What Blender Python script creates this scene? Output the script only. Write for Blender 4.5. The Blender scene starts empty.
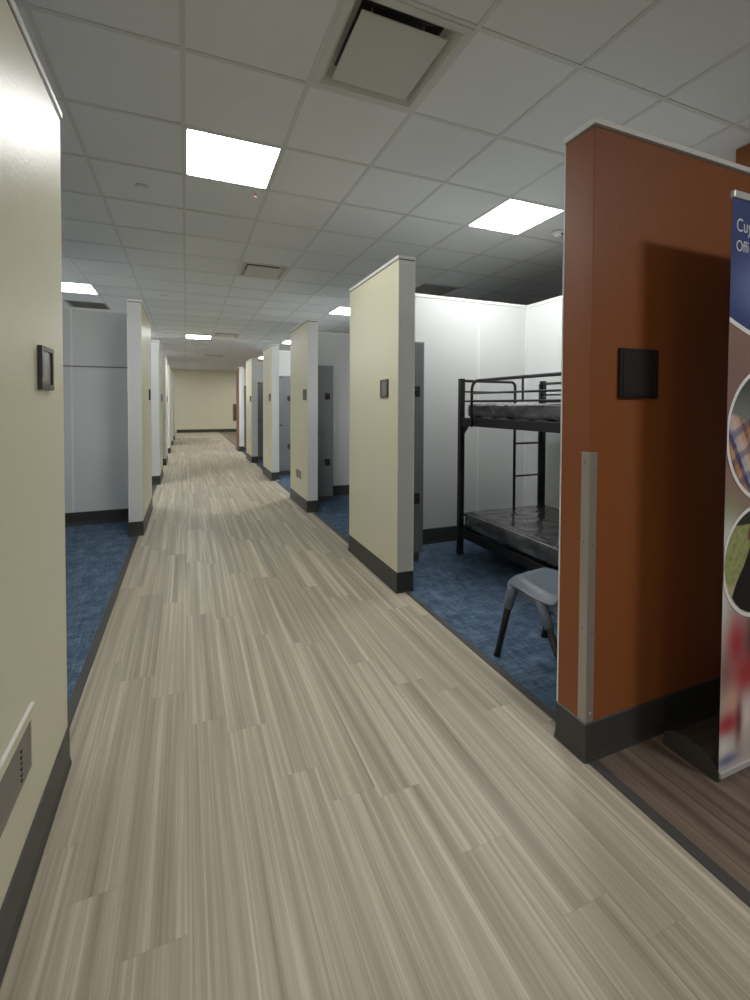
import bpy, bmesh, math, random
from mathutils import Vector, Matrix
random.seed(7)
C = bpy.context.scene.collection
PI = math.pi

# ------------------------------------------------------------------ dimensions (metres, camera above the origin)
EYE = 1.39
H = EYE + 1.66765          # ceiling
T = 0.6096                 # ceiling tile
GX, GY = -0.0062, 2.2669   # ceiling grid origin
WH = 2.46                  # partition height
XR, XL = 1.44, -0.43       # corridor faces of the partitions
TH = 0.130                 # partition thickness
YEND = 22.87
XB = 3.46                  # back wall of the right-hand cubicles
XBL = -3.3

# ------------------------------------------------------------------ mesh helpers
def quad(bm, pts, mi=0):
    f = bm.faces.new([bm.verts.new(p) for p in pts]); f.material_index = mi; return f

def box(bm, x0, x1, y0, y1, z0, z1, mi=0, faces=None):
    """faces: dict of '-x','+x','-y','+y','-z','+z' -> material index"""
    faces = faces or {}
    v = [bm.verts.new((x, y, z)) for x in (x0, x1) for y in (y0, y1) for z in (z0, z1)]
    idx = {'-x': (0, 1, 3, 2), '+x': (4, 6, 7, 5), '-y': (0, 4, 5, 1), '+y': (2, 3, 7, 6), '-z': (0, 2, 6, 4), '+z': (1, 5, 7, 3)}
    for k, q in idx.items():
        f = bm.faces.new([v[i] for i in q]); f.material_index = faces.get(k, mi)

def tube(bm, pts, r, n=10, r1=None, caps=True, square=False):
    """sweep a round section along a polyline"""
    pts = [Vector(p) for p in pts]
    rings = []
    up = None
    for i, p in enumerate(pts):
        d = (pts[min(i + 1, len(pts) - 1)] - pts[max(i - 1, 0)]).normalized()
        if up is None:
            up = Vector((0, 0, 1)) if abs(d.z) < .9 else Vector((1, 0, 0))
        a = d.cross(up).normalized(); b = a.cross(d).normalized(); up = b
        t = i / max(1, len(pts) - 1)
        rr = r if r1 is None else r + (r1 - r) * t
        ring = []
        m = 4 if square else n
        for k in range(m):
            an = 2 * PI * k / m + (PI / 4 if square else 0)
            q = rr * (math.sqrt(2) if square else 1)
            ring.append(bm.verts.new(p + a * math.cos(an) * q + b * math.sin(an) * q))
        rings.append(ring)
    for i in range(len(rings) - 1):
        m = len(rings[i])
        for k in range(m):
            bm.faces.new((rings[i][k], rings[i][(k + 1) % m], rings[i + 1][(k + 1) % m], rings[i + 1][k]))
    if caps:
        bm.faces.new(rings[0][::-1]); bm.faces.new(rings[-1])

def arc(c, a, b, t0, t1, n=8):
    c, a, b = Vector(c), Vector(a), Vector(b)
    return [c + a * math.cos(t0 + (t1 - t0) * i / n) + b * math.sin(t0 + (t1 - t0) * i / n) for i in range(n + 1)]

def lathe(bm, prof, c=(0, 0, 0), n=24, axis='z'):
    rings = []
    for r, z in prof:
        ring = []
        for k in range(n):
            an = 2 * PI * k / n
            p = (r * math.cos(an), r * math.sin(an), z)
            if axis == 'x': p = (p[2], p[0], p[1])
            if axis == 'y': p = (p[0], p[2], p[1])
            ring.append(bm.verts.new((c[0] + p[0], c[1] + p[1], c[2] + p[2])))
        rings.append(ring)
    for i in range(len(rings) - 1):
        for k in range(n):
            bm.faces.new((rings[i][k], rings[i][(k + 1) % n], rings[i + 1][(k + 1) % n], rings[i + 1][k]))
    bm.faces.new(rings[0]); bm.faces.new(rings[-1])

def obj(name, bm, mats, parent=None, bevel=0, smooth=False, subsurf=0, seg=2):
    if not isinstance(mats, (list, tuple)): mats = [mats]
    bmesh.ops.recalc_face_normals(bm, faces=bm.faces)
    me = bpy.data.meshes.new(name); bm.to_mesh(me); bm.free()
    for m in mats: me.materials.append(m)
    o = bpy.data.objects.new(name, me); C.objects.link(o)
    if parent is not None: o.parent = parent
    if smooth:
        for p in me.polygons: p.use_smooth = True
    if bevel:
        b = o.modifiers.new('bevel', 'BEVEL'); b.width = bevel; b.segments = seg; b.limit_method = 'ANGLE'; b.angle_limit = math.radians(40)
        b.harden_normals = False
    if subsurf:
        s = o.modifiers.new('sub', 'SUBSURF'); s.levels = s.render_levels = subsurf
    return o

def one(name, mats, parent=None, fn=None, **kw):
    bm = bmesh.new(); fn(bm); return obj(name, bm, mats, parent, **kw)

def bxo(name, mats, parent, *a, bevel=0, **kw):
    bm = bmesh.new(); box(bm, *a, **kw); return obj(name, bm, mats, parent, bevel=bevel)

def tag(o, label, cat, group=None):
    o['label'] = label; o['category'] = cat
    if group: o['group'] = group
    return o

def thing(name, label, cat, loc=(0, 0, 0), rz=0, group=None):
    o = bpy.data.objects.new(name, None); C.objects.link(o)
    o.location = loc; o.rotation_euler = (0, 0, rz); o.empty_display_size = .1
    return tag(o, label, cat, group)

def dup(root, loc, label, rz=None, group=None):
    r = root.copy(); C.objects.link(r); r.location = loc
    if rz is not None: r.rotation_euler = (0, 0, rz)
    r['label'] = label
    if group: r['group'] = group
    for ch in list(root.children):
        c = ch.copy(); C.objects.link(c); c.parent = r
        for g in ch.children:
            d = g.copy(); C.objects.link(d); d.parent = c
    return r

def struct(o): o['kind'] = 'structure'; return o

# ------------------------------------------------------------------ materials
def srgb(r, g, b):
    f = lambda c: (c / 255 / 12.92) if c / 255 <= .04045 else ((c / 255 + .055) / 1.055) ** 2.4
    return (f(r), f(g), f(b), 1)

class N:
    def __init__(s, name):
        s.m = bpy.data.materials.new(name); s.m.use_nodes = True
        s.t = s.m.node_tree; s.b = s.t.nodes['Principled BSDF']
    def add(s, typ, **kw):
        n = s.t.nodes.new(typ)
        for k, v in kw.items(): setattr(n, k, v)
        return n
    def link(s, a, b): s.t.links.new(a, b)
    def math(s, op, a, b=None, c=None):
        n = s.add('ShaderNodeMath', operation=op)
        for i, v in enumerate((a, b, c)):
            if v is None: continue
            if isinstance(v, (int, float)): n.inputs[i].default_value = v
            else: s.link(v, n.inputs[i])
        return n.outputs[0]
    def comb(s, x, y, z):
        n = s.add('ShaderNodeCombineXYZ')
        for i, v in enumerate((x, y, z)):
            if isinstance(v, (int, float)): n.inputs[i].default_value = v
            else: s.link(v, n.inputs[i])
        return n.outputs[0]
    def pos(s, kind='Object'):
        tc = s.add('ShaderNodeTexCoord'); sp = s.add('ShaderNodeSeparateXYZ')
        s.link(tc.outputs[kind], sp.inputs[0]); return tc.outputs[kind], sp.outputs[0], sp.outputs[1], sp.outputs[2]
    def noise(s, vec, scale=1, detail=2, rough=.5):
        n = s.add('ShaderNodeTexNoise'); s.link(vec, n.inputs['Vector'])
        n.inputs['Scale'].default_value = scale; n.inputs['Detail'].default_value = detail; n.inputs['Roughness'].default_value = rough
        return n.outputs['Fac']
    def ramp(s, fac, stops):
        n = s.add('ShaderNodeValToRGB'); s.link(fac, n.inputs[0])
        e = n.color_ramp.elements
        e[0].position, e[0].color = stops[0]; e[1].position, e[1].color = stops[-1]
        for p, c in stops[1:-1]:
            k = e.new(p); k.color = c
        return n.outputs[0]
    def mix(s, fac, a, b, mode='MIX'):
        n = s.add('ShaderNodeMix', data_type='RGBA', blend_type=mode)
        for k, v in ((0, fac), (6, a), (7, b)):
            if isinstance(v, (int, float)): n.inputs[k].default_value = v
            elif isinstance(v, tuple): n.inputs[k].default_value = v
            else: s.link(v, n.inputs[k])
        return n.outputs[2]
    def bump(s, h, strength=.1, dist=.01):
        n = s.add('ShaderNodeBump'); n.inputs['Strength'].default_value = strength; n.inputs['Distance'].default_value = dist
        s.link(h, n.inputs['Height']); s.link(n.outputs[0], s.b.inputs['Normal'])
    def base(s, v):
        if isinstance(v, tuple): s.b.inputs['Base Color'].default_value = v
        else: s.link(v, s.b.inputs['Base Color'])
    def set(s, rough=None, metal=None, spec=None, coat=None, emis=None):
        for k, v in (('Roughness', rough), ('Metallic', metal), ('Specular IOR Level', spec), ('Coat Weight', coat)):
            if v is not None: s.b.inputs[k].default_value = v
        return s.m

def paint(name, col, rough=.35, bump=.06, scale=140, var=.03, spec=.5):
    n = N(name); v, x, y, z = n.pos()
    big = n.noise(v, 1.7, 2)
    c = n.mix(n.math('MULTIPLY', big, 1.0), tuple(a * (1 - var) for a in col[:3]) + (1,), tuple(min(1, a * (1 + var)) for a in col[:3]) + (1,))
    n.base(c)
    n.bump(n.noise(v, scale, 3, .6), bump, .004)
    return n.set(rough=rough, spec=spec)

def flat(name, col, rough=.5, metal=0, spec=.5, coat=0, scale=60, var=.05):
    n = N(name); v, *_ = n.pos()
    f = n.noise(v, scale, 2)
    n.base(n.mix(f, tuple(a * (1 - var) for a in col[:3]) + (1,), tuple(a * (1 + var) for a in col[:3]) + (1,)))
    return n.set(rough=rough, metal=metal, spec=spec, coat=coat)

def planks(name, stops, w=.184, L=1.22, tone=(.86, 1.08), rough=.42, tint=None):
    n = N(name); v, X, Y, Z = n.pos()
    px = n.math('DIVIDE', X, w); col = n.math('FLOOR', px); fx = n.math('FRACT', px)
    wn = n.add('ShaderNodeTexWhiteNoise', noise_dimensions='1D'); n.link(col, wn.inputs['W'])
    off = n.math('ADD', n.math('MULTIPLY', wn.outputs[0], .16), n.math('MULTIPLY', col, .17))
    py = n.math('ADD', n.math('DIVIDE', Y, L), off); row = n.math('FLOOR', py); fy = n.math('FRACT', py)
    w2 = n.add('ShaderNodeTexWhiteNoise', noise_dimensions='2D'); n.link(n.comb(col, row, 0), w2.inputs['Vector'])
    r = w2.outputs[0]
    s1 = n.noise(n.comb(n.math('MULTIPLY', X, 26), n.math('MULTIPLY', Y, .40), n.math('MULTIPLY', r, 37)), 1, 2, .55)
    s2 = n.noise(n.comb(n.math('MULTIPLY', X, 120), n.math('MULTIPLY', Y, 1.1), n.math('MULTIPLY', r, 91)), 1, 2, .6)
    s3 = n.noise(n.comb(n.math('MULTIPLY', X, 420), n.math('MULTIPLY', Y, 14), n.math('MULTIPLY', r, 11)), 1, 2, .6)
    s = n.math('ADD', n.math('ADD', n.math('MULTIPLY', s1, .60), n.math('MULTIPLY', s2, .30)), n.math('MULTIPLY', s3, .10))
    c = n.ramp(s, stops)
    tn = n.math('ADD', n.math('MULTIPLY', r, tone[1] - tone[0]), tone[0])
    tn = n.comb(tn, tn, tn)
    c = n.mix(1.0, c, tn, 'MULTIPLY')
    # joints
    jx = n.math('MINIMUM', fx, n.math('SUBTRACT', 1, fx)); jy = n.math('MINIMUM', fy, n.math('SUBTRACT', 1, fy))
    j = n.math('MAXIMUM', n.math('MULTIPLY', n.math('LESS_THAN', jx, .0008 / w), .4), n.math('LESS_THAN', jy, .0012 / L))
    c = n.mix(n.math('MULTIPLY', j, .18), c, (.09, .08, .065, 1))
    if tint: c = n.mix(1.0, c, tint, 'MULTIPLY')
    n.base(c)
    n.bump(s3, .12, .002)
    return n.set(rough=rough, spec=.35)

M = {}
M['yellow'] = paint('yellow_cream_wall_paint', srgb(218, 214, 186), .37, .35, 70, spec=.30)
M['white'] = paint('white_panel_paint', srgb(219, 223, 222), .38, .03, 60)
M['orange'] = paint('burnt_orange_wall_paint', srgb(138, 78, 42), .44, .25, 70, spec=.3)
M['end'] = paint('beige_end_wall_paint', srgb(222, 217, 188), .45, .06)
M['outer'] = paint('off_white_outer_wall_paint', srgb(205, 203, 190), .5, .05)
M['trim'] = flat('white_trim', srgb(240, 240, 237), .3)
M['reveal'] = flat('dark_reveal', srgb(96, 93, 86), .6)
M['base'] = flat('charcoal_rubber_base', srgb(56, 56, 53), .45, spec=.4)
M['strip'] = flat('charcoal_transition_strip', srgb(66, 65, 62), .55)
M['wood'] = planks('greige_vinyl_planks', [(.30, srgb(130, 121, 104)), (.42, srgb(160, 151, 131)), (.52, srgb(178, 169, 148)), (.60, srgb(201, 193, 172)), (.72, srgb(222, 215, 196))], w=.158, L=1.05, tone=(.90, 1.06))
M['dark_wood'] = planks('brown_vinyl_planks', [(.30, srgb(70, 58, 50)), (.45, srgb(104, 90, 78)), (.58, srgb(124, 110, 97)), (.70, srgb(150, 136, 120))], tone=(.9, 1.05))

def carpet():
    n = N('blue_carpet'); v, X, Y, Z = n.pos()
    a = n.noise(n.comb(n.math('MULTIPLY', X, 70), n.math('MULTIPLY', Y, 7), 0), 1, 4, .7)
    b = n.noise(n.comb(n.math('MULTIPLY', X, 7), n.math('MULTIPLY', Y, 70), 3), 1, 4, .7)
    c = n.noise(v, 9, 4, .7)
    d = n.noise(v, 420, 2, .6)
    s = n.math('ADD', n.math('ADD', n.math('MULTIPLY', a, .28), n.math('MULTIPLY', b, .28)), n.math('ADD', n.math('MULTIPLY', c, .26), n.math('MULTIPLY', d, .18)))
    n.base(n.ramp(s, [(.36, srgb(34, 47, 62)), (.46, srgb(62, 82, 104)), (.54, srgb(88, 110, 134)), (.66, srgb(148, 163, 180))]))
    n.bump(n.math('ADD', d, n.math('MULTIPLY', s, .5)), .5, .004)
    return n.set(rough=.95, spec=.15)
M['carpet'] = carpet()

def tile():
    n = N('ceiling_tile'); v, X, Y, Z = n.pos()
    i = n.math('FLOOR', n.math('DIVIDE', n.math('SUBTRACT', X, GX), T)); j = n.math('FLOOR', n.math('DIVIDE', n.math('SUBTRACT', Y, GY), T))
    w = n.add('ShaderNodeTexWhiteNoise', noise_dimensions='2D'); n.link(n.comb(i, j, 0), w.inputs['Vector'])
    f = n.noise(v, 170, 3, .7)
    t = n.math('ADD', n.math('MULTIPLY', w.outputs[0], .05), n.math('ADD', n.math('MULTIPLY', f, .26), .84))
    n.base(n.mix(1.0, srgb(233, 235, 236), n.comb(t, t, t), 'MULTIPLY'))
    n.bump(f, .35, .004)
    return n.set(rough=.9, spec=.1)
M['tile'] = tile()
M['tee'] = flat('ceiling_grid_metal', srgb(212, 213, 212), .5)
M['fixture'] = flat('white_fixture_enamel', srgb(205, 205, 198), .4)
M['cavity'] = flat('dark_vent_cavity', srgb(52, 52, 50), .6)
M['plaque'] = flat('vent_plaque_enamel', srgb(196, 195, 186), .45)
M['grey_grille'] = flat('grey_return_grille', srgb(176, 176, 170), .5)
M['grille_back'] = flat('grille_back_plate', srgb(104, 104, 100), .7)
M['chrome'] = flat('chrome', srgb(190, 185, 180), .2, metal=1)
M['red'] = flat('red_glass_bulb', srgb(170, 40, 30), .3)
M['smoke'] = flat('white_plastic', srgb(235, 235, 230), .4)
M['steel'] = flat('brushed_steel', srgb(176, 168, 158), .42, metal=.6, var=.03)
M['black_metal'] = flat('black_powder_coat', srgb(17, 17, 18), .45)
M['black_plastic'] = flat('black_plastic', srgb(24, 24, 25), .4)
M['sign_frame'] = flat('dark_grey_sign_frame', srgb(58, 57, 54), .4)
M['sign_face'] = flat('grey_sign_insert', srgb(120, 119, 114), .25)
M['black_sign'] = flat('black_sign_face', srgb(34, 34, 33), .4)
M['vent_grey'] = flat('taupe_vent_louvre', srgb(118, 110, 100), .45)
M['vent_plate'] = flat('cream_vent_plate', srgb(214, 210, 184), .35)
M['locker'] = flat('grey_locker_plastic', srgb(118, 119, 123), .45, scale=200, var=.06)
M['plinth'] = flat('locker_plinth', srgb(84, 84, 87), .55)
M['locker_dark'] = flat('dark_locker_gap', srgb(44, 44, 46), .6)
M['chair'] = flat('slate_blue_plastic', srgb(90, 102, 115), .42, scale=250, var=.04)
M['brown'] = flat('brown_board_frame', srgb(120, 92, 62), .5)
M['dark_panel'] = flat('dark_board_face', srgb(72, 58, 46), .5)
M['alu'] = flat('silver_aluminium', srgb(214, 214, 212), .3, metal=.35, var=.02)
M['alu_dark'] = flat('grey_cassette_cap', srgb(66, 64, 60), .35)
M['paper'] = flat('white_paper', srgb(238, 238, 235), .6)

def plastic_wrap():
    n = N('plastic_wrapped_vinyl'); v, X, Y, Z = n.pos()
    a = n.noise(n.comb(n.math('MULTIPLY', X, 4), n.math('MULTIPLY', Y, 6), n.math('MULTIPLY', Z, 9)), 1, 2, .45)
    rd = n.math('ABSOLUTE', n.math('SUBTRACT', a, .5))
    k = n.math('SUBTRACT', 1, n.math('MINIMUM', n.math('MULTIPLY', rd, 34), 1))
    b = n.noise(n.comb(n.math('ADD', n.math('MULTIPLY', X, 3), n.math('MULTIPLY', Z, 9)), n.math('MULTIPLY', Y, 5), n.math('MULTIPLY', Z, 5)), .8, 2, .5)
    c = n.ramp(b, [(.36, srgb(58, 59, 61)), (.52, srgb(70, 71, 73)), (.68, srgb(100, 102, 104))])  # lighter patches paint soft highlights on the plastic
    n.base(n.mix(n.math('MULTIPLY', k, .06), c, srgb(170, 172, 174)))  # faint pale lines paint glints on the wrinkles
    n.bump(n.math('ADD', n.math('MULTIPLY', k, .25), a), .6, .03)
    return n.set(rough=.22, spec=.6, coat=.6)
M['wrap'] = plastic_wrap()
M['wrap_seam'] = flat('clear_plastic_seam', srgb(178, 180, 182), .2, coat=.6)

def emissive(strength=10, col=(1, .99, .97)):
    n = N('lit_diffuser'); v, X, Y, Z = n.pos('Generated')
    d = n.noise(v, 3, 1)
    n.base(srgb(250, 250, 245))
    n.b.inputs['Emission Color'].default_value = (*col, 1)
    n.link(n.math('MULTIPLY', n.math('ADD', n.math('MULTIPLY', d, .04), .98), strength), n.b.inputs['Emission Strength'])
    return n.set(rough=.5)
PANEL = 32.0
M['lit'] = emissive(PANEL)
M['lit_near'] = emissive(PANEL * .78)

# ------------------------------------------------------------------ floors
def floor_rects(name, mat, rects, z=0.0):
    bm = bmesh.new()
    for x0, x1, y0, y1 in rects: quad(bm, [(x0, y0, z), (x1, y0, z), (x1, y1, z), (x0, y1, z)])
    return struct(obj(name, bm, mat))
YB = -8.0
floor_rects('floor', M['wood'], [(-.50, 1.47, .55, 1.30), (-.50, 1.52, 1.30, YEND), (-6, 1.47, YB, .55)])
floor_rects('floor_lounge', M['dark_wood'], [(1.47, 8, YB, 1.30), (1.52, 8, 13.9, YEND)])
floor_rects('floor_carpet_right', M['carpet'], [(1.52, 8, 1.30, 13.9)])
floor_rects('floor_carpet_left', M['carpet'], [(-6, -.50, .55, YEND)])
def strip(name, x0, x1, y0, y1):
    bm = bmesh.new()
    box(bm, x0, x1, y0, y1, 0, .004)
    return struct(obj(name, bm, M['strip'], bevel=.002))
strip('trim_1', 1.445, 1.490, YB, 1.235)
strip('trim_2', 1.500, 1.540, 1.38, 13.85)
strip('trim_3', -.515, -.470, .56, YEND - .01)
strip('trim_4', 1.500, 1.515, 13.98, YEND - .01)

# ------------------------------------------------------------------ partitions
def baseboard(parent, x0, x1, y0, y1, toe=.012, sides='xXyY'):
    """rubber cove base wrapped around a wall footprint, flaring at the floor"""
    bm = bmesh.new()
    prof = [(toe, 0), (toe, .006), (.009, .016), (.006, .035), (.006, .148), (.0, .152)]
    rings = []
    for o, z in prof:
        r = .004
        ring = []
        for cx, cy, a0 in ((x1, y1, 0), (x0, y1, PI / 2), (x0, y0, PI), (x1, y0, 1.5 * PI)):
            for k in range(4):
                a = a0 + PI / 2 * k / 3
                ring.append(bm.verts.new((cx + o * math.cos(a), cy + o * math.sin(a), z)))
        rings.append(ring)
    n = len(rings[0])
    for i in range(len(rings) - 1):
        for k in range(n):
            bm.faces.new((rings[i][k], rings[i][(k + 1) % n], rings[i + 1][(k + 1) % n], rings[i + 1][k]))
    return obj('baseboard', bm, M['base'], parent)

def cap(parent, x0, x1, y0, y1, o=.006, z=WH, gap=True):
    bxo('top_trim', M['trim'], parent, x0 - o, x1 + o, y0 - o, y1 + o, z - (.008 if gap else .016), z + .014, bevel=.002)
    if gap: bxo('trim_reveal', M['reveal'], parent, x0 - .001, x1 + .001, y0 - .001, y1 + .001, z - .016, z - .008)

def partition(name, x0, x1, y0, y1, faces=None, base=True):
    bm = bmesh.new()
    box(bm, x0, x1, y0, y1, 0, WH - .016, 0, {k: {'white': 0, 'yellow': 1, 'orange': 2}[v] for k, v in (faces or {}).items()})
    o = struct(obj(name, bm, [M['white'], M['yellow'], M['orange']], bevel=.003))
    if base: baseboard(o, x0, x1, y0, y1)
    cap(o, x0, x1, y0, y1, gap=bool(faces) and 'divider' not in name)
    return o

def edge_bead(parent, x, y, s=.006, z0=.152):
    bxo('edge_bead', M['trim'], parent, x - s, x + s, y - s, y + s, z0, WH - .016)

# right-hand row: wing along the corridor, divider going back into the cubicles
right_wings = [(2.878, 3.90), (5.447, 6.43), (7.965, 8.92), (10.54, 11.57), (13.20, 13.96)]
W = {}
for k, (a, b) in enumerate(right_wings):
    last = k == 4
    o = partition(f'wall_right_{k + 2}', XR, XR + TH, a, b, {'-x': 'orange' if last else 'yellow', '+y': 'orange' if last else 'white'})
    edge_bead(o, XR + TH, a, .004)
    d = partition(f'wall_divider_right_{k + 2}', XR + TH, XB, b - .10, b, {'+y': 'orange' if last else 'white'})
    for bx_ in (2.83,):
        bxo('panel_batten', M['trim'], d, bx_ - .011, bx_ + .011, b - .104, b - .10, .152, WH - .016, bevel=.001)
    bxo('corner_batten', M['trim'], d, XB - .02, XB, b - .106, b - .10, .152, WH - .016)
bw = partition('wall_back_right', XB, XB + .12, 1.376, 13.96)
for yb in (3.1, 2.2, 5.2, 7.6, 10, 12.4):
    bxo('panel_batten', M['trim'], bw, XB - .004, XB, yb - .011, yb + .011, .152, WH - .016)
# orange wall
ow = partition('wall_right_1', XR, XB + .12, 1.238, 1.376, {'-x': 'orange', '-y': 'orange', '+y': 'white'})
edge_bead(ow, XR + .001, 1.376, .003)
# full-height orange column behind it
col = bxo('wall_column', M['orange'], None, 3.34, 3.62, 1.40, 1.80, WH + .02, H, bevel=.003); struct(col)

# left-hand row
left_wings = [(.55, 1.95, .69), (5.12, 6.43, 5.93), (8.27, 9.37, 9.37), (10.80, 11.85, 11.85), (13.35, 14.4, 14.4), (15.9, 16.95, 16.95), (18.45, 19.5, 19.5)]
for k, (a, b, dv) in enumerate(left_wings):
    o = partition(f'wall_left_{k + 1}', XL - TH, XL, a, b, {'+x': 'yellow'})
    edge_bead(o, XL - TH, a, .004)
    d = partition(f'wall_divider_left_{k + 1}', XBL, XL - TH, dv - .13, dv)
    for bx_ in (-1.2, -2.42):
        bxo('panel_batten', M['trim'], d, bx_ - .009, bx_ + .009, dv - .1335, dv - .13, .152, WH - .016)
    bxo('panel_seam', M['reveal'], d, XBL + .01, XL - TH - .001, dv - .1345, dv - .13, 1.806, 1.818)
partition('wall_back_left', XBL - .12, XBL, .55, YEND)

# outer shell
def shell(name, mat, *a): return struct(bxo(name, mat, None, *a))
e = shell('wall_end', M['end'], -6, 8, YEND, YEND + .1, 0, H + .03)
bxo('baseboard', M['base'], e, -.43, 7.99, YEND - .012, YEND, 0, .15, bevel=.003)
shell('wall_rear', M['outer'], -6, 8, YB - .1, YB, 0, H + .03)
shell('wall_outer_left', M['outer'], -6.1, -6, YB, YEND, 0, H + .03)
shell('wall_outer_right', M['outer'], 8, 8.1, YB, YEND, 0, H + .03)

# ------------------------------------------------------------------ ceiling
lights_seen = {(0, 1): 'large square lit ceiling panel over the near end of the corridor',
               (4, 1): 'lit ceiling panel above the black bunk bed cubicle on the right',
               (-3, 8): 'lit ceiling panel above the left cubicles, cut by the near left wall',
               (0, 15): 'small lit ceiling panel at the far end over the corridor floor',
               (4, 8): 'lit ceiling panel peeking out left of the first yellow partition on the right',
               (4, 15): 'lit ceiling panel peeking out beside the top of the second yellow partition on the right',
               (4, 22): 'tiny lit ceiling panel showing beyond the third yellow partition on the right'}
diffusers = {(1, -1): 'large square plaque air diffuser at the top of the view, nearest one',
             (1, 5): 'square plaque air diffuser halfway down the corridor ceiling',
             (1, 14): 'small square air diffuser right beside the far corridor light panel',
             (1, 22): 'farthest thin air diffuser just before the beige end wall'}
grilles = {(-3, 10): 'grey return air grille behind the left lit ceiling panel',
           (5, 5): 'dark grey return air grille above the white cubicle divider on the right'}
unseen_lights = [(0, -13), (4, -6), (-3, 1), (-3, 15), (-3, 22), (-4, -6), (-3, 29), (4, 29), (4, 25), (8, 26)]  # bare lamps out of view; far-end ones added to brighten the end wall
fix = set(lights_seen) | set(diffusers) | set(grilles)
bm = bmesh.new()
I0, I1, J0, J1 = -10, 13, -17, 34
for i in range(I0, I1 + 1):
    for j in range(J0, J1 + 1):
        if (i, j) in fix: continue
        x, y = GX + i * T, GY + j * T
        quad(bm, [(x, y, H + .005), (x, y + T, H + .005), (x + T, y + T, H + .005), (x + T, y, H + .005)])
ceil = struct(obj('ceiling', bm, M['tile']))
bm = bmesh.new()
for i in range(I0, I1 + 2):
    x = GX + i * T; box(bm, x - .012, x + .012, YB, YEND, H, H + .008)
for j in range(J0, J1 + 1):
    y = GY + j * T; box(bm, -6, 8, y - .012, y + .012, H + .0004, H + .008)
obj('ceiling_grid', bm, M['tee'], ceil)
shell('ceiling_deck', M['reveal'], -6.2, 8.2, YB - .2, YEND + .2, H + .32, H + .35)

def cell(i, j): return (GX + (i + .5) * T, GY + (j + .5) * T, H)

def frame_ring(bm, o, i, z0, z1):
    box(bm, -o, o, -o, -i, z0, z1); box(bm, -o, o, i, o, z0, z1)
    box(bm, -o, -i, -i, i, z0, z1); box(bm, i, o, -i, i, z0, z1)

def make_light():
    t = thing('ceiling_light', '', 'ceiling light', (0, 0, 0), 0, 'square lit ceiling panels')
    bm = bmesh.new(); frame_ring(bm, .294, .283, -.001, .03); obj('frame', bm, M['fixture'], t)
    bm = bmesh.new(); box(bm, -.283, .283, -.283, .283, .004, .012); obj('diffuser', bm, M['lit'], t)
    return t
lt = make_light(); first = True
for ij, lab in lights_seen.items():
    if first: lt.location = cell(*ij); lt['label'] = lab; first = False
    else: dup(lt, cell(*ij), lab)
for o in [x for x in C.objects if x.name.startswith('diffuser') and x.parent and x.parent.location.y < 4]:
    o.material_slots[0].link = 'OBJECT'; o.material_slots[0].material = M['lit_near']
for ij in unseen_lights:
    L = bpy.data.lights.new('unseen_ceiling_lamp', 'AREA'); L.shape = 'SQUARE'; L.size = .56
    L.color = (1, .99, .97); L.energy = PANEL * .566 ** 2 * PI
    lo = bpy.data.objects.new('unseen_ceiling_lamp', L); C.objects.link(lo)
    x, y, z = cell(*ij); lo.location = (x, y, z - .002)
    L.energy *= {(4, -6): 1.15, (-3, 1): .3}.get(ij, 1)

def make_diffuser():
    t = thing('air_diffuser', '', 'air vent', (0, 0, 0), 0, 'square plaque air diffusers along the corridor')
    o, f = .296, .262
    bm = bmesh.new(); frame_ring(bm, o, f, -.003, .004); obj('frame', bm, M['fixture'], t, bevel=.001)
    bm = bmesh.new()      # curved cone rising into the plenum
    prof = [(f, .0), (.248, .006), (.236, .018), (.226, .036), (.20, .056), (.14, .09)]
    rings = [[bm.verts.new((sx * r, sy * r, z)) for sx, sy in ((-1, -1), (1, -1), (1, 1), (-1, 1))] for r, z in prof]
    for a, b in zip(rings, rings[1:]):
        for k in range(4): bm.faces.new((a[k], a[(k + 1) % 4], b[(k + 1) % 4], b[k]))
    bm.faces.new(rings[-1])
    for fc in bm.faces: fc.material_index = 1 if fc.calc_center_median().z > .07 else 0
    obj('cone', bm, [M['plaque'], M['cavity']], t)
    bm = bmesh.new(); box(bm, -.211, .211, -.211, .211, -.010, -.003); obj('plaque', bm, M['plaque'], t, bevel=.006)
    for sx in (-1, 1):
        for sy in (-1, 1):
            bm = bmesh.new(); tube(bm, [(sx * .13, sy * .13, 0), (sx * .13, sy * .13, .094)], .005, 8)
            obj('hanger', bm, M['steel'], t)
    return t
df = make_diffuser(); first = True
for ij, lab in diffusers.items():
    if first: df.location = cell(*ij); df['label'] = lab; first = False
    else: dup(df, cell(*ij), lab)

def make_grille():
    t = thing('return_air_grille', '', 'air vent', (0, 0, 0), 0, 'grey return air grilles')
    bm = bmesh.new(); frame_ring(bm, .296, .27, -.003, .006); obj('frame', bm, M['grey_grille'], t)
    bm = bmesh.new()
    for k in range(17):
        y = -.255 + k * .032
        v = [bm.verts.new(p) for p in ((-.27, y, .002), (.27, y, .002), (.27, y + .029, .006), (-.27, y + .029, .006))]
        bm.faces.new(v)
    obj('louvre', bm, M['grey_grille'], t)
    bm = bmesh.new(); quad(bm, [(-.28, -.28, .03), (-.28, .28, .03), (.28, .28, .03), (.28, -.28, .03)]); obj('back_plate', bm, M['grille_back'], t)
    return t
gr = make_grille(); first = True
for ij, lab in grilles.items():
    if first: gr.location = cell(*ij); gr['label'] = lab; first = False
    else: dup(gr, cell(*ij), lab)

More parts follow.
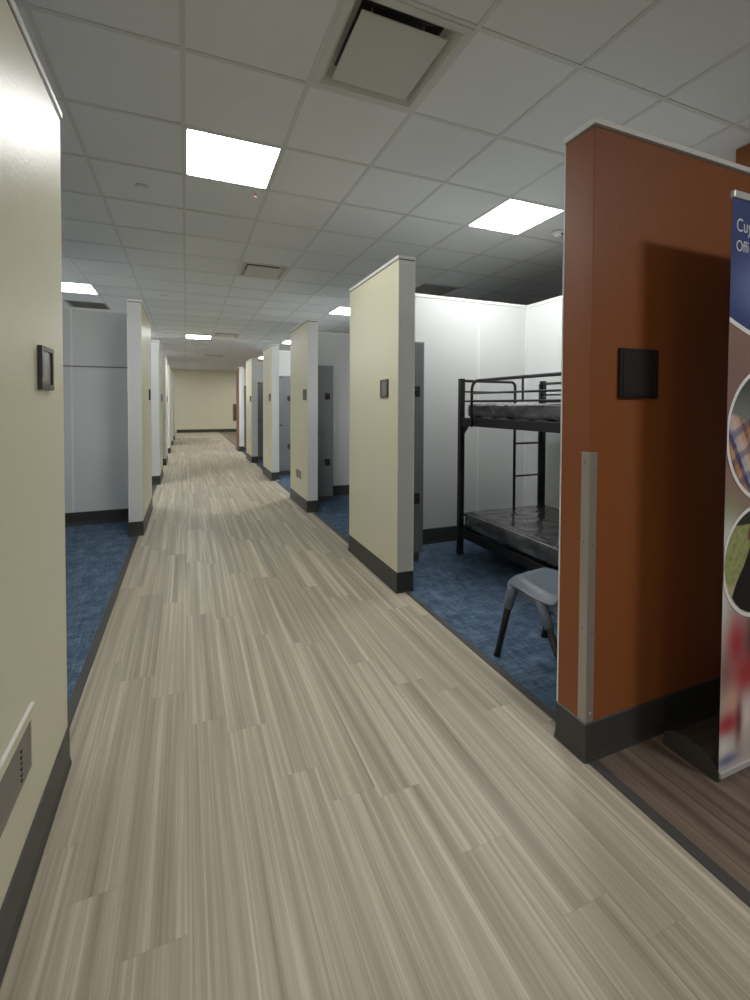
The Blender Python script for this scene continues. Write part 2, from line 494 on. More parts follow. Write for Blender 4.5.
# small ceiling devices
def gp(i, j): return (GX + i * T, GY + j * T, H + .0048)
def make_cover():
    t = thing('ceiling_sprinkler_cover', '', 'sprinkler', (0, 0, 0), 0, 'flat round sprinkler covers on the ceiling')
    bm = bmesh.new(); lathe(bm, [(.001, -.017), (.036, -.017), (.040, -.012), (.040, 0), (.001, 0)]); obj('cover_plate', bm, M['tile'], t, smooth=False)
    bm = bmesh.new(); lathe(bm, [(.03, -.004), (.047, -.004), (.047, 0), (.03, 0)]); obj('ring', bm, M['fixture'], t)
    return t
sc_ = make_cover(); sc_.location = gp(-.5, 2.5); sc_['label'] = 'flat round sprinkler cover left of the large near ceiling light'
dup(sc_, gp(-.5, 8.5), 'flat round sprinkler cover farther down, above the left partition tops')

def make_sprinkler():
    t = thing('sprinkler', '', 'sprinkler', (0, 0, 0), 0, 'small pendent sprinkler heads')
    bm = bmesh.new(); lathe(bm, [(.001, -.006), (.034, -.004), (.037, 0), (.001, 0)], n=20); obj('escutcheon', bm, M['smoke'], t)
    bm = bmesh.new(); tube(bm, [(-.012, 0, -.004), (-.014, 0, -.025), (0, 0, -.04)], .003, 6); tube(bm, [(.012, 0, -.004), (.014, 0, -.025), (0, 0, -.04)], .003, 6); obj('yoke', bm, M['chrome'], t)
    bm = bmesh.new(); tube(bm, [(0, 0, -.004), (0, 0, -.038)], .004, 8); obj('bulb', bm, M['red'], t)
    bm = bmesh.new(); lathe(bm, [(.001, -.044), (.018, -.042), (.018, -.040), (.001, -.040)], n=16); obj('deflector', bm, M['chrome'], t)
    return t
sp = make_sprinkler(); sp.location = gp(.86, 2.12); sp['label'] = 'small pendent sprinkler with red bulb beside the near ceiling light panel'
dup(sp, gp(.47, 18.8), 'small dark sprinkler head just beyond the far corridor light panel')
dup(sp, gp(-.03, 23.3), 'farthest sprinkler head left of the last thin air diffuser')

t = thing('smoke_detector', 'white smoke detector on the ceiling beside the top of the orange wall', 'smoke detector', gp(5.52, 1.66))
bm = bmesh.new(); lathe(bm, [(.001, -.022), (.055, -.022), (.066, -.012), (.066, 0), (.001, 0)], n=28); obj('base', bm, M['smoke'], t, smooth=False)
bm = bmesh.new(); lathe(bm, [(.001, -.048), (.02, -.046), (.034, -.036), (.038, -.022), (.001, -.022)], n=24); obj('sensor_dome', bm, M['smoke'], t)
bm = bmesh.new(); box(bm, -.003, .022, -.05, -.035, -.036, -.024); obj('indicator', bm, M['black_plastic'], t)

# ------------------------------------------------------------------ wall signs and plates
def make_sign():
    """faces -x at x=0; origin at the wall face"""
    t = thing('room_sign', '', 'sign', (0, 0, 0), 0, 'small framed room signs beside the cubicle openings')
    w, h = .066, .069
    bm = bmesh.new()
    d = .013
    box(bm, -d, 0, -w, -w + .016, -h, h); box(bm, -d, 0, w - .016, w, -h, h)
    box(bm, -d, 0, -w + .016, w - .016, -h, -h + .018); box(bm, -d, 0, -w + .016, w - .016, h - .014, h)
    obj('sign_frame', bm, M['sign_frame'], t)
    bm = bmesh.new(); box(bm, -.008, -.001, -w + .015, w - .015, -h + .017, h - .013); obj('sign_insert', bm, M['sign_face'], t)
    return t
sg = make_sign()
sg.location = (XR, 3.105, 1.515); sg['label'] = 'grey framed room sign on the large yellow partition right of the corridor'
for (y, lab) in ((5.575, 'room sign on the second yellow partition on the right, above the wall plate'),
                 (8.13, 'room sign on the third yellow partition from the front on the right'),
                 (10.74, 'room sign on the fourth yellow partition from the front on the right')):
    dup(sg, (XR, y, 1.515), lab)
for (y, lab) in ((1.705, 'framed room sign on the large near left wall'),
                 (6.09, 'room sign on the second left partition, in the gloss of its yellow face'),
                 (9.05, 'room sign on the third left partition'),
                 (11.55, 'room sign on the fourth left partition'),):
    dup(sg, (XL, y, 1.503), lab, rz=PI)

t = thing('wall_sign', 'square black sign on the shaded orange wall', 'sign', (1.690, 1.238, 1.518))
bm = bmesh.new(); box(bm, -.108, .108, -.014, 0, -.098, .098); obj('sign_frame', bm, M['black_plastic'], t, bevel=.002)
bm = bmesh.new(); box(bm, -.094, .094, -.016, -.012, -.084, .084); obj('sign_face', bm, M['black_sign'], t)

# stainless corner guard
t = thing('corner_guard', 'tall stainless steel corner guard screwed to the edge of the orange wall', 'corner guard', (XR, 1.238, 0))
bm = bmesh.new()
box(bm, -.0025, 0, -.0025, .035, .153, 1.21); box(bm, 0, .038, -.0025, 0, .153, 1.21)
obj('angle_strip', bm, M['steel'], t, bevel=.001)
for z in (.20, .52, .86, 1.17):
    bm = bmesh.new(); lathe(bm, [(.001, -.0055), (.003, -.005), (.0048, -.0025), (.001, -.0025)], (0, .020, z), n=12, axis='x'); obj('screw', bm, M['chrome'], t)
    bm = bmesh.new(); lathe(bm, [(.001, -.0055), (.003, -.005), (.0048, -.0025), (.001, -.0025)], (.022, 0, z - .012), n=12, axis='y'); obj('screw', bm, M['chrome'], t)

# low wall vents
def make_vent():
    """faces +x; origin at wall face, centre"""
    t = thing('wall_vent', '', 'air vent', (0, 0, 0), 0, 'low wall vents')
    w, h = .205, .070
    bm = bmesh.new()
    W2, H2 = .235, .10
    box(bm, 0, .009, -W2, -w, -H2, H2); box(bm, 0, .009, w, W2, -H2, H2)
    box(bm, 0, .009, -w, w, -H2, -h); box(bm, 0, .009, -w, w, h, H2)
    obj('mounting_plate', bm, M['yellow'], t)
    bm = bmesh.new(); box(bm, 0, .0095, -W2, W2, H2 - .001, H2 + .0008); obj('edge_highlight', bm, M['trim'], t)  # white strip paints the light caught along the plate's top
    bm = bmesh.new()
    for k in range(14):
        z = -h + .003 + k * .01
        v = [bm.verts.new(p) for p in ((.002, -w, z + .009), (.002, w, z + .009), (.008, w, z), (.008, -w, z))]; bm.faces.new(v)
    obj('louvre', bm, M['vent_grey'], t)
    bm = bmesh.new(); quad(bm, [(.0015, -w, -h), (.0015, w, -h), (.0015, w, h), (.0015, -w, h)]); obj('back_plate', bm, M['vent_grey'], t)
    for k in range(6):
        bm = bmesh.new(); box(bm, .006, .010, w - .085, w - .078, -h + .02 + k * .016, -h + .026 + k * .016)
        obj('slot', bm, M['black_plastic'], t)
    return t
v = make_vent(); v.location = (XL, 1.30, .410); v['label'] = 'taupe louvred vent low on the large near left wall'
t = thing('wall_plate', 'cream wall plate with grey inserts low on the second yellow partition on the right', 'wall plate', (XR, 5.88, .435))
bm = bmesh.new(); box(bm, -.008, 0, -.19, .19, -.085, .085); obj('plate', bm, M['vent_plate'], t, bevel=.002)
for s in (-1, 1):
    bm = bmesh.new(); box(bm, -.011, -.006, s * .075 - .065, s * .075 + .065, -.055, .055); obj('insert', bm, M['vent_grey'], t)

t = thing('power_outlet', 'small white power outlet low on the third yellow partition on the right', 'outlet', (XR, 8.43, .46))
bm = bmesh.new(); box(bm, -.006, 0, -.045, .045, -.065, .065); obj('cover_plate', bm, M['smoke'], t, bevel=.002)
for s in (-1, 1):
    bm = bmesh.new(); box(bm, -.0075, -.005, -.016, .016, s * .025 - .014, s * .025 + .014); obj('receptacle', bm, M['fixture'], t)

# board on the far end wall
t = thing('framed_board', 'brown framed board low on the beige end wall beside the far orange edge', 'board', (2.56, YEND, .97))
bm = bmesh.new()
box(bm, -.37, -.30, -.05, 0, -.43, .43); box(bm, .30, .37, -.05, 0, -.43, .43); box(bm, -.30, .30, -.05, 0, .36, .43); box(bm, -.30, .30, -.05, 0, -.43, -.36)
obj('frame', bm, M['brown'], t, bevel=.004)
bm = bmesh.new(); box(bm, -.30, .30, -.03, 0, -.36, .36); obj('panel', bm, M['dark_panel'], t)

bm = bmesh.new()
vv = [bm.verts.new(p) for p in ((-.03, -.02, .002), (.025, -.03, .006), (.035, .02, .002), (0, .03, .012), (-.03, .015, .003))]
cc = bm.verts.new((0, 0, .014))
for k in range(5): bm.faces.new((vv[k], vv[(k + 1) % 5], cc))
pp = tag(obj('paper_scrap', bm, M['paper']), 'tiny white paper scrap on the carpet edge by the third yellow partition', 'paper'); pp.location = (1.545, 7.95, .003)

# ------------------------------------------------------------------ lockers
def make_locker():
    """origin at floor, front-left corner; front faces -y"""
    t = thing('locker', '', 'locker', (0, 0, 0), 0, 'two-door grey lockers at the cubicle dividers')
    w, d, h0, h = .335, .40, .085, 1.94
    bm = bmesh.new(); box(bm, 0, w, .012, d, h0, h); obj('body', bm, M['locker'], t, bevel=.008)
    bm = bmesh.new(); box(bm, .015, w - .025, .05, d - .02, 0, h0); obj('plinth', bm, M['plinth'], t)
    mid = 1.01
    for z0, z1, zl in ((h0 + .012, mid - .003, .57), (mid + .003, h - .012, 1.50)):
        bm = bmesh.new(); box(bm, .010, w - .014, 0, .0125, z0, z1); dr = obj('door', bm, M['locker'], t, bevel=.004)
        bm = bmesh.new(); box(bm, .04, .11, -.004, .004, z1 - .030, z1 - .010); obj('vent_slot', bm, M['black_plastic'], dr)
        bm = bmesh.new()
        box(bm, .205, .279, -.014, .002, zl - .042, zl + .05)
        lathe(bm, [(.001, -.045), (.022, -.043), (.024, -.02), (.026, -.011), (.001, -.011)], (.242, 0, zl), n=20, axis='y')
        obj('latch', bm, M['black_plastic'], dr, bevel=.002)
    return t
lk = make_locker(); lk.location = (1.612, 3.365, 0)
lk['label'] = 'grey two-door locker in the bunk bed cubicle, nearest of the lockers'
for y, x, lab in ((5.92, 1.612, 'grey two-door locker behind the second yellow partition on the right'),
                  (8.40, 1.62, 'grey two-door locker under a bright white wall behind the third yellow partition'),
                  (11.05, 1.60, 'dark shaded locker behind the fourth yellow partition on the right'),
                  (13.43, 1.60, 'farthest locker behind the last white-edged partition on the right')):
    dup(lk, (x, y, 0), lab)

# ------------------------------------------------------------------ bunk bed
t = thing('bunk_bed', 'black metal bunk bed with ladder and guard rails in the white cubicle', 'bunk bed', (2.37, 3.43, 0))
bx0, bx1, by0, by1 = 0, .968, -1.97, 0     # local
BMt = M['black_metal']
ps = .024
for x in (bx0, bx1):
    for y in (by1, by0):
        bm = bmesh.new(); box(bm, x - ps, x + ps, y - ps, y + ps, .006, 1.632)
        p = obj('post', bm, BMt, t, bevel=.004)
        bm = bmesh.new(); box(bm, x - ps - .002, x + ps + .002, y - ps - .002, y + ps + .002, 0, .03); obj('foot_cap', bm, M['black_plastic'], p)
for z0, z1 in ((.17, .25), (1.20, 1.272)):
    for x in (bx0, bx1):
        bm = bmesh.new(); box(bm, x - .018, x + .018, by0 + ps, by1 - ps, z0, z1)
        obj('side_rail', bm, BMt, t, bevel=.003)
    for y in (by0, by1):
        bm = bmesh.new(); box(bm, bx0 + ps, bx1 - ps, y - .016, y + .016, z0, z1)
        obj('end_rail', bm, BMt, t, bevel=.003)
    for k in range(9):
        y = by0 + .15 + k * (by1 - by0 - .3) / 8
        bm = bmesh.new(); box(bm, bx0 + .018, bx1 - .018, y - .03, y + .03, z1 - .03, z1 - .015)
        obj('slat', bm, BMt, t)
# corner gussets
for y, s in ((by1, -1), (by0, 1)):
    for x in (bx0, bx1):
        bm = bmesh.new()
        a = [(x - .004, y + s * ps, 1.20), (x - .004, y + s * .12, 1.20), (x - .004, y + s * ps, 1.10)]
        v1 = [bm.verts.new(q) for q in a]; v2 = [bm.verts.new((q[0] + .008, q[1], q[2])) for q in a]
        bm.faces.new(v1); bm.faces.new(v2)
        for k in range(3): bm.faces.new((v1[k], v1[(k + 1) % 3], v2[(k + 1) % 3], v2[k]))
        obj('gusset', bm, BMt, t)
# guard rails along both sides
for x in (bx0, bx1):
    bm = bmesh.new()
    ya, yb, r, zt = -.185, by0 + .185, .085, 1.602
    path = [(x - .02, ya, 1.195)] + [(x - .02, p.y, p.z) for p in arc((x, ya - r, zt - r), (0, r, 0), (0, 0, r), 0, PI / 2)] + \
           [(x - .02, p.y, p.z) for p in arc((x, yb + r, zt - r), (0, -r, 0), (0, 0, r), PI / 2, 0)] + [(x - .02, yb, 1.195)]
    if x == bx1: ya, yb = -.03, by0 + .03; path = [(x - .02, ya, zt), (x - .02, yb, zt)]
    tube(bm, path, .0135, 10)
    g = obj('guard_rail', bm, BMt, t, smooth=True)
    for z in (1.492, 1.424):
        bm = bmesh.new(); tube(bm, [(x - .02, ya, z), (x - .02, yb, z)], .0085, 8); obj('guard_bar', bm, BMt, g, smooth=True)
    for y in (-.815, -1.25):
        bm = bmesh.new(); tube(bm, [(x - .02, y, 1.424), (x - .02, y, 1.60)], .0085, 8)
        obj('guard_upright', bm, BMt, g, smooth=True)
# end frames: rail that turns down into the ladder stile
for y in (by1, by0):
    xl = .62; r = .05; zt = 1.612
    bm = bmesh.new()
    path = [(ps, y, zt)] + list(arc((xl - r, y, zt - r), (0, 0, r), (r, 0, 0), 0, PI / 2)) + [(xl, y, 1.20)]
    if y == by1: path[-1] = (xl, y, .24)
    tube(bm, path, .0135, 10)
    e2 = obj('end_frame', bm, BMt, t, smooth=True)
    for z in (1.512, 1.424):
        bm = bmesh.new(); tube(bm, [(ps, y, z), (xl, y, z)], .008, 8); obj('end_bar', bm, BMt, e2, smooth=True)
    bm = bmesh.new(); tube(bm, [(ps, y, .365), (xl if y == by1 else bx1 - ps, y, .365)], .012, 8); obj('lower_end_bar', bm, BMt, e2, smooth=True)
bm = bmesh.new(); box(bm, .924, .942, by1 - .012, by1 + .012, .25, 1.60)
lad = obj('ladder_stile', bm, BMt, t)
for z in (.374, .694, 1.014):
    bm = bmesh.new(); tube(bm, [(.62, by1, z), (.93, by1, z)], .0095, 8); obj('rung', bm, BMt, lad, smooth=True)

def mattress(name, label, loc, w=.89, l=1.88, h=.155, seed=1, bulge=.012):
    rnd = random.Random(seed)
    from mathutils import noise as mn
    bm = bmesh.new()
    nx, ny, nz = 26, 54, 6
    def rr(u, n):   # rounded-box mapping
        return u
    verts = {}
    def vtx(i, j, k):
        if (i, j, k) in verts: return verts[i, j, k]
        x, y, z = (i / nx - .5) * w, (j / ny - .5) * l, (k / nz) * h
        r = .028
        cx = min(max(x, -w / 2 + r), w / 2 - r); cy = min(max(y, -l / 2 + r), l / 2 - r); cz = min(max(z, r), h - r)
        d = Vector((x - cx, y - cy, z - cz))
        if d.length > 1e-6:
            p = Vector((cx, cy, cz)) + d.normalized() * min(r, d.length if max(abs(d.x), abs(d.y), abs(d.z)) < r - 1e-5 else r)
        else: p = Vector((x, y, z))
        nrm = Vector((p.x / w * 2, p.y / l * 2, (p.z - h / 2) / h * 2))
        q = Vector((p.x * 6, p.y * 13, p.z * 16)) + Vector((seed * 7, 0, 0))
        wr = 1 - abs(mn.noise(q)) * 2.2
        amp = .006 * wr + .004 * mn.noise(q * 2.3)
        dirv = Vector((0, 0, 0))
        if k == nz: dirv.z = 1
        if i in (0, nx): dirv.x = 1 if i else -1
        if j in (0, ny): dirv.y = 1 if j else -1
        if k == 0: amp = 0
        if dirv.length: p += dirv.normalized() * amp
        verts[i, j, k] = bm.verts.new(p); return verts[i, j, k]
    for i in range(nx):
        for j in range(ny):
            for k in (0, nz): bm.faces.new([vtx(*q) for q in ((i, j, k), (i + 1, j, k), (i + 1, j + 1, k), (i, j + 1, k))])
    for i in range(nx):
        for k in range(nz):
            for j in (0, ny): bm.faces.new([vtx(*q) for q in ((i, j, k), (i + 1, j, k), (i + 1, j, k + 1), (i, j, k + 1))])
    for j in range(ny):
        for k in range(nz):
            for i in (0, nx): bm.faces.new([vtx(*q) for q in ((i, j, k), (i, j + 1, k), (i, j + 1, k + 1), (i, j, k + 1))])
    tt = thing(name, label, 'mattress', loc, 0, 'plastic-wrapped mattresses on the bunk bed')
    body = obj('mattress_body', bm, M['wrap'], tt, smooth=True)
    # seam of the plastic cover round the top edge
    bm = bmesh.new()
    a, b, z = w / 2 - .004, l / 2 - .004, h - .012
    loop = []
    for (sx, sy, ex, ey) in ((-a, -b, a, -b), (a, -b, a, b), (a, b, -a, b), (-a, b, -a, -b)):
        for k in range(14):
            f = k / 14
            loop.append((sx + (ex - sx) * f + rnd.uniform(-.002, .002), sy + (ey - sy) * f + rnd.uniform(-.002, .002), z + rnd.uniform(-.004, .004)))
    tube(bm, loop + [loop[0]], .004, 6)
    obj('plastic_seam', bm, M['wrap_seam'], tt, smooth=True)
    return tt
mattress('mattress', 'dark plastic-wrapped mattress on the lower bunk', (2.37 + .475, 3.43 - .985, .252), w=.93, seed=3)
mattress('mattress', 'plastic-wrapped mattress on the upper bunk behind the guard rail', (2.37 + .475, 3.43 - .985, 1.274), w=.89, h=.125, seed=5)

# ------------------------------------------------------------------ chair
fl = Vector((1.594, 1.939, 0)); fwd = Vector((-.15, .989, 0)); side = Vector((fwd.y, -fwd.x, 0))
fw = .20
ang = math.atan2(fwd.y, fwd.x)
centre = Vector((1.832, 1.752, 0))
t = thing('chair', 'slate grey plastic chair with black legs, half hidden by the orange wall', 'chair', centre, ang)
# local: +x is the front, y is sideways
prof = [(.192, .408), (.199, .430), (.182, .450), (.12, .452), (.03, .445), (-.07, .440), (-.13, .448), (-.172, .475), (-.196, .53), (-.212, .62), (-.228, .72), (-.236, .79), (-.240, .82)]
halfw = [.150, .166, .178, .194, .208, .208, .205, .196, .185, .188, .190, .176, .150]
bm = bmesh.new(); nu = 12; rows = []
for (x, z), hw in zip(prof, halfw):
    row = []
    for k in range(nu + 1):
        u = k / nu * 2 - 1
        seat = 1 if z < .47 else 0
        dz = (-.034 * max(0, abs(u) - .72) ** 1.3 / .28 ** 1.3 + .0) if seat else 0
        dip = -.010 * (1 - u * u) if (seat and x < .15) else 0
        dx = (.030 * u * u) if not seat else 0
        row.append(bm.verts.new((x + dx, u * hw, z + dz + dip)))
    rows.append(row)
for a, b in zip(rows, rows[1:]):
    for k in range(nu): bm.faces.new((a[k], a[k + 1], b[k + 1], b[k]))
sh = obj('seat_shell', bm, M['chair'], t, smooth=True)
s = sh.modifiers.new('solid', 'SOLIDIFY'); s.thickness = .009; s.offset = -1
s = sh.modifiers.new('sub', 'SUBSURF'); s.levels = s.render_levels = 2
bm = bmesh.new(); box(bm, -.13, .165, -.165, -.145, .36, .412); box(bm, -.13, .165, .145, .165, .36, .412); box(bm, .145, .165, -.145, .145, .37, .415)
obj('under_frame', bm, M['chair'], t, bevel=.006)
for sx, sy in ((1, 1), (1, -1), (-1, 1), (-1, -1)):
    top = Vector((.150 if sx > 0 else -.02, sy * .178, .412))
    foot = Vector((.235 if sx > 0 else -.225, sy * fw, .0))
    bm = bmesh.new(); tube(bm, [top.lerp(foot, .1), top.lerp(foot, .985)], .0185, 12, r1=.0165)
    lg = obj('leg', bm, M['black_metal'], t, smooth=True)
    bm = bmesh.new(); tube(bm, [top, top.lerp(foot, .30)], .029, 12, r1=.0225); obj('leg_socket', bm, M['chair'], lg, smooth=True)
    bm = bmesh.new(); tube(bm, [top.lerp(foot, .95), foot], .0195, 12, r1=.0195); obj('foot_cap', bm, M['black_plastic'], lg)

# ------------------------------------------------------------------ roll-up banner
BX0, BX1, BY = 1.818, 2.668, .988
t = thing('rollup_banner', 'tall roll-up banner with blue header standing in front of the orange wall', 'banner', (BX0, BY, 0))
bw_ = BX1 - BX0
# cassette: domed profile along x
bm = bmesh.new()
prof = [(0, .012), (-.002, .030), (.006, .052), (.028, .074), (.065, .086), (.11, .088), (.16, .080), (.195, .055), (.203, .012)]
ra = [bm.verts.new((.004, y, z)) for y, z in prof]; rb = [bm.verts.new((bw_ - .004, y, z)) for y, z in prof]
for k in range(len(prof) - 1): bm.faces.new((ra[k], ra[k + 1], rb[k + 1], rb[k]))
bm.faces.new((ra[0], rb[0], rb[-1], ra[-1])); bm.faces.new(ra); bm.faces.new(rb)
cas = obj('cassette', bm, M['alu_dark'], t)
for x0, x1 in ((-.002, .006), (bw_ - .006, bw_ + .002)):
    bm = bmesh.new()
    pr = [(y if 0 < y < .2 else y, z + .002 if z > .02 else 0) for y, z in prof]
    a = [bm.verts.new((x0, y, z)) for y, z in pr]; b = [bm.verts.new((x1, y, z)) for y, z in pr]
    bm.faces.new(a); bm.faces.new(b)
    for k in range(len(pr)): bm.faces.new((a[k], a[(k + 1) % len(pr)], b[(k + 1) % len(pr)], b[k]))
    obj('end_cap', bm, M['alu_dark'], cas)
bm = bmesh.new(); box(bm, .001, bw_ - .001, -.010, -.001, .018, .040); obj('front_strip', bm, M['alu'], cas, bevel=.002)
bm = bmesh.new(); box(bm, .001, bw_ - .001, -.008, .008, 2.134, 2.160); obj('top_rail', bm, M['alu'], t, bevel=.003)
bm = bmesh.new(); tube(bm, [(bw_ / 2, .06, .08), (bw_ / 2, .012, 2.14)], .009, 10); obj('support_pole', bm, M['alu'], t, smooth=True)

def vcol_mat(name, rough=.4):
    n = N(name); a = n.add('ShaderNodeVertexColor', layer_name='Col'); n.base(a.outputs[0]); return n.set(rough=rough, spec=.3)
M['print'] = vcol_mat('printed_banner_film')
def ink(r, g, b): return srgb(*(min(252, c * 1.12 + 6) for c in (r, g, b)))
def lerp(a, b, f): return tuple(x + (y - x) * f for x, y in zip(a, b))
def sm(d, a, b):
    f = min(1, max(0, (d - a) / (b - a))); return f * f * (3 - 2 * f)

def printed(name, inside, colf, x0, x1, z0, z1, y, nx, nz, parent):
    """flat printed film: grid of faces kept where inside() holds, coloured per vertex by colf()"""
    bm = bmesh.new(); lay = bm.loops.layers.float_color.new('Col'); g = {}
    for i in range(nx + 1):
        for k in range(nz + 1):
            g[i, k] = bm.verts.new((x0 + (x1 - x0) * i / nx, y, z0 + (z1 - z0) * k / nz))
    for i in range(nx):
        for k in range(nz):
            q = [g[i, k], g[i + 1, k], g[i + 1, k + 1], g[i, k + 1]]
            c = sum((v.co for v in q), Vector()) / 4
            if not inside(c.x, c.z): continue
            f = bm.faces.new(q)
            for lp in f.loops: lp[lay] = colf(lp.vert.co.x, lp.vert.co.z)
    bmesh.ops.delete(bm, geom=[v for v in bm.verts if not v.link_faces], context='VERTS')
    return obj(name, bm, M['print'], parent)

# local x = world x - BX0
BLOBS = [  # z, x, rz, rx, colour : soft out-of-focus shapes of the printed photograph
    (.98, .0, .10, .12, (120, 128, 92)), (.90, .02, .10, .10, (196, 196, 192)), (.70, .0, .16, .05, (196, 200, 198)),
    (.50, .09, .11, .065, (160, 40, 54)), (.50, .20, .14, .07, (70, 36, 34)),
    (.40, .03, .09, .05, (120, 96, 88)), (.37, .16, .085, .10, (150, 36, 42)), (.28, .07, .07, .05, (196, 150, 128)),
    (.205, .05, .045, .09, (152, 36, 44)), (.12, .02, .05, .07, (206, 204, 200)), (.22, .18, .09, .06, (222, 220, 216)), (.20, .115, .09, .02, (96, 40, 44)),
    (.07, .05, .02, .07, (86, 96, 134)), (.30, .30, .2, .1, (150, 40, 48)), (.3, .5, .22, .14, (206, 200, 196)), (.25, .7, .25, .12, (160, 48, 54)),
    (1.25, .02, .12, .06, (124, 98, 92)), (1.5, .1, .2, .3, (118, 92, 84)), (1.1, .6, .3, .2, (128, 116, 92)), (.7, .6, .2, .25, (150, 140, 130))]
def bgcol(x, z):
    c = (128, 102, 92) if z > .95 else (168, 160, 152)
    for bz, bx_, rz, rx, cl in BLOBS:
        d = ((x - bx_) / rx) ** 2 + ((z - bz) / rz) ** 2
        c = lerp(c, cl, math.exp(-d * 1.2) if d < 6 else 0)
    return ink(*c)
printed('graphic_sheet', lambda x, z: True, bgcol, .001, bw_ - .001, .03, 2.14, 0, 60, 150, t)
def curve_z(x): return 1.618 + .487 * (x - .417) ** 2
def bluecol(x, z):
    f = sm(math.hypot((x - .30) / .34, (z - 1.83) / .15), .0, 1.3)
    return ink(*lerp((116, 130, 170), (46, 58, 104), f))
# header follows a curved lower edge
def curved(name, zlow, zhigh, colf, y, parent, n=48, m=14):
    bm = bmesh.new(); lay = bm.loops.layers.float_color.new('Col')
    g = [[bm.verts.new((bw_ * i / n, y, zlow(bw_ * i / n) + (zhigh(bw_ * i / n) - zlow(bw_ * i / n)) * k / m)) for k in range(m + 1)] for i in range(n + 1)]
    for i in range(n):
        for k in range(m):
            f = bm.faces.new((g[i][k], g[i + 1][k], g[i + 1][k + 1], g[i][k + 1]))
            for lp in f.loops: lp[lay] = colf(lp.vert.co.x, lp.vert.co.z)
    return obj(name, bm, M['print'], parent)
hd = curved('header_panel', curve_z, lambda x: 2.14, bluecol, -.0012, t)
curved('header_border', lambda x: curve_z(x) - .010, lambda x: curve_z(x) + .008, lambda x, z: ink(232, 232, 230), -.0018, hd, m=1)

def disc(name, cx, cz, R, y, colf, parent, n=72, m=26, r0=0):
    bm = bmesh.new(); lay = bm.loops.layers.float_color.new('Col'); g = []
    for a in range(m + 1):
        r = r0 + (R - r0) * a / m
        g.append([bm.verts.new((min(max(cx + r * math.cos(2 * PI * k / n), 0.002), bw_), y, cz + r * math.sin(2 * PI * k / n))) for k in range(n)])
    for a in range(m):
        for k in range(n):
            q = (g[a][k], g[a][(k + 1) % n], g[a + 1][(k + 1) % n], g[a + 1][k])
            try: f = bm.faces.new(q)
            except ValueError: continue
            for lp in f.loops: lp[lay] = colf(lp.vert.co.x, lp.vert.co.z)
    return obj(name, bm, M['print'], parent)
white = lambda x, z: ink(226, 226, 222)
def plaid(x, z):
    dz = z - 1.285
    if dz > .06 - .10 * max(0, (.17 - x)) * 0 + .012 * math.sin(x * 40):
        return ink(*lerp((104, 108, 104), (58, 62, 58), sm(dz, .06, .22)))
    u = (x - .08) * .82 + dz * .5; v_ = dz * .9 - (x - .08) * .45
    cols = [(178, 140, 116), (116, 84, 76), (168, 116, 74), (64, 62, 92), (158, 156, 162), (186, 164, 150)]
    c = cols[int(math.floor(u / .020)) % 6]
    s = math.floor(v_ / .03) % 3
    if s == 0: c = lerp(c, (62, 58, 104), .45)
    if s == 1: c = lerp(c, (206, 190, 176), .25)
    return ink(*c)
def grass(x, z):
    dz = z - .80
    if dz > .145: return ink(40, 46, 36)
    from mathutils import noise as mn
    f = mn.noise(Vector((x * 60, 0, z * 60))) * .5 + .5
    c = lerp((98, 110, 66), (168, 170, 112), f)
    if dz < -.07: c = lerp(c, (190, 176, 150), .5)
    return ink(*c)
d1 = disc('photo_circle', .257, 1.283, .249, -.0016, plaid, t, m=60, n=120); disc('circle_rim', .257, 1.283, .262, -.0022, white, d1, m=1, r0=.247)
d2 = disc('photo_circle', .206, .803, .204, -.0016, grass, t, m=40, n=96); disc('circle_rim', .206, .803, .216, -.0022, white, d2, m=1, r0=.202)
# dark-clothed figure printed in the lower picture
bm = bmesh.new()
out = [(.052, .682), (.062, .704), (.078, .735), (.098, .764), (.122, .795), (.142, .832), (.155, .862), (.20, .882), (.27, .872), (.33, .82), (.365, .75), (.35, .70), (.31, .64), (.255, .612), (.206, .604), (.15, .612), (.105, .632), (.072, .658)]
quad(bm, [(x, -.0020, z) for x, z in out]); obj('printed_figure', bm, flat('printed_black_cloth', srgb(22, 22, 26), .5), d2)
bm = bmesh.new()
out = [(.14, .885), (.145, .93), (.165, .965), (.20, .972), (.23, .95), (.235, .90)]
quad(bm, [(x, -.00195, z) for x, z in out]); obj('printed_face', bm, flat('printed_skin', srgb(120, 78, 66), .5), d2)

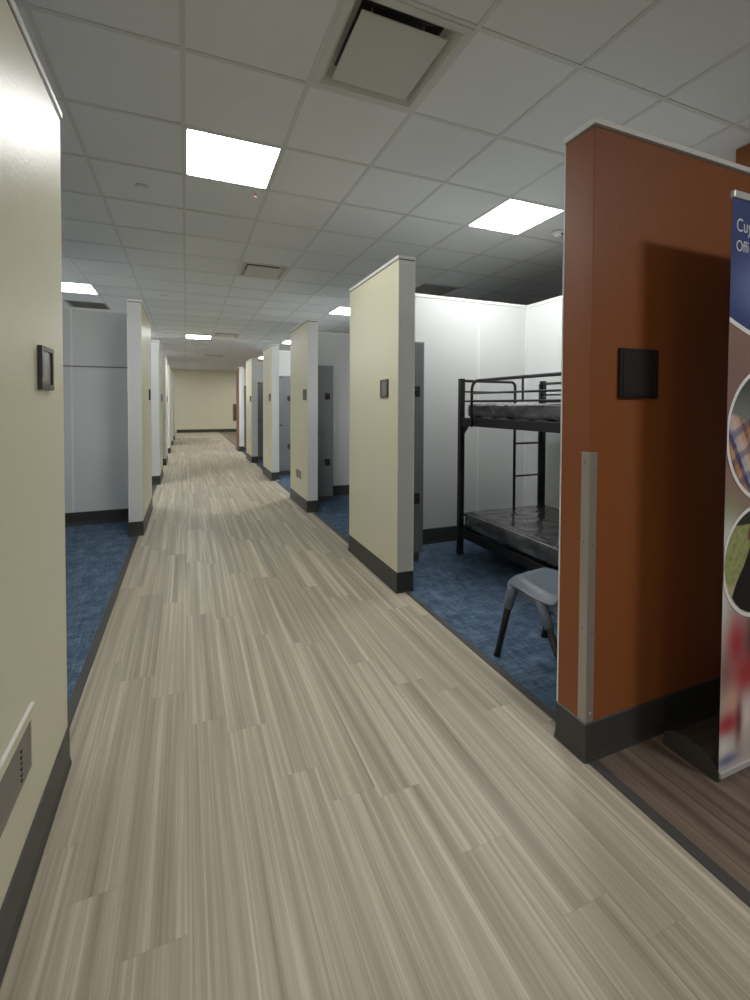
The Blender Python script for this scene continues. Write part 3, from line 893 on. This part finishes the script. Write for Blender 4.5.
def lettering(txt, x, z, cap_h, parent):
    cu = bpy.data.curves.new('lettering', 'FONT'); cu.body = txt; cu.size = 1; cu.resolution_u = 6
    tmp = bpy.data.objects.new('lettering_source', cu); C.objects.link(tmp)
    dg = bpy.context.evaluated_depsgraph_get(); me = bpy.data.meshes.new_from_object(tmp.evaluated_get(dg))
    bpy.data.objects.remove(tmp)
    cap = .727 if not me.vertices else max(v.co.y for v in me.vertices) * (.727 / .76)
    s = cap_h / cap
    xmin = min(v.co.x for v in me.vertices)
    for v in me.vertices: v.co = Vector((x + (v.co.x - xmin) * s * .86, -.0024, z + v.co.y * s))
    me.materials.clear(); me.materials.append(flat('white_print', srgb(226, 228, 236), .5))
    o = bpy.data.objects.new('lettering', me); C.objects.link(o); o.parent = parent
    return o
lettering('Cuy', .028, 2.020, .044, hd)
lettering('Offi', .028, 1.949, .038, hd)

# ------------------------------------------------------------------ world, camera
w = bpy.data.worlds.new('world'); bpy.context.scene.world = w; w.use_nodes = True
w.node_tree.nodes['Background'].inputs[0].default_value = (.8, .8, .78, 1); w.node_tree.nodes['Background'].inputs[1].default_value = .02

F, YAW, PITCH, ROLL, CX, CY = 438.77, .3749, -.0242, .0036, 358.76, 415.169
cam = bpy.data.cameras.new('camera'); co = bpy.data.objects.new('camera', cam); C.objects.link(co)
cam.sensor_fit = 'VERTICAL'; cam.sensor_height = 36; cam.lens = F / 1000 * 36
cam.shift_x = (375 - CX) / 1000; cam.shift_y = (CY - 500) / 1000
cam.clip_start = .02
cy_, sy_, cp, sp_ = math.cos(YAW), math.sin(YAW), math.cos(PITCH), math.sin(PITCH)
f = Vector((sy_ * cp, cy_ * cp, sp_)); r = Vector((cy_, -sy_, 0)); u = r.cross(f)
r2 = r * math.cos(ROLL) + u * math.sin(ROLL); u2 = -r * math.sin(ROLL) + u * math.cos(ROLL)
co.matrix_world = Matrix(((r2.x, u2.x, -f.x, 0), (r2.y, u2.y, -f.y, 0), (r2.z, u2.z, -f.z, EYE), (0, 0, 0, 1)))
S = bpy.context.scene; S.camera = co
S.view_settings.view_transform = 'Standard'; S.view_settings.look = 'None'; S.view_settings.exposure = .08; S.view_settings.gamma = 1.12
S.cycles.max_bounces = 10; S.cycles.diffuse_bounces = 6; S.cycles.glossy_bounces = 4
S.cycles.use_denoising = True
S.cycles.sample_clamp_indirect = 6
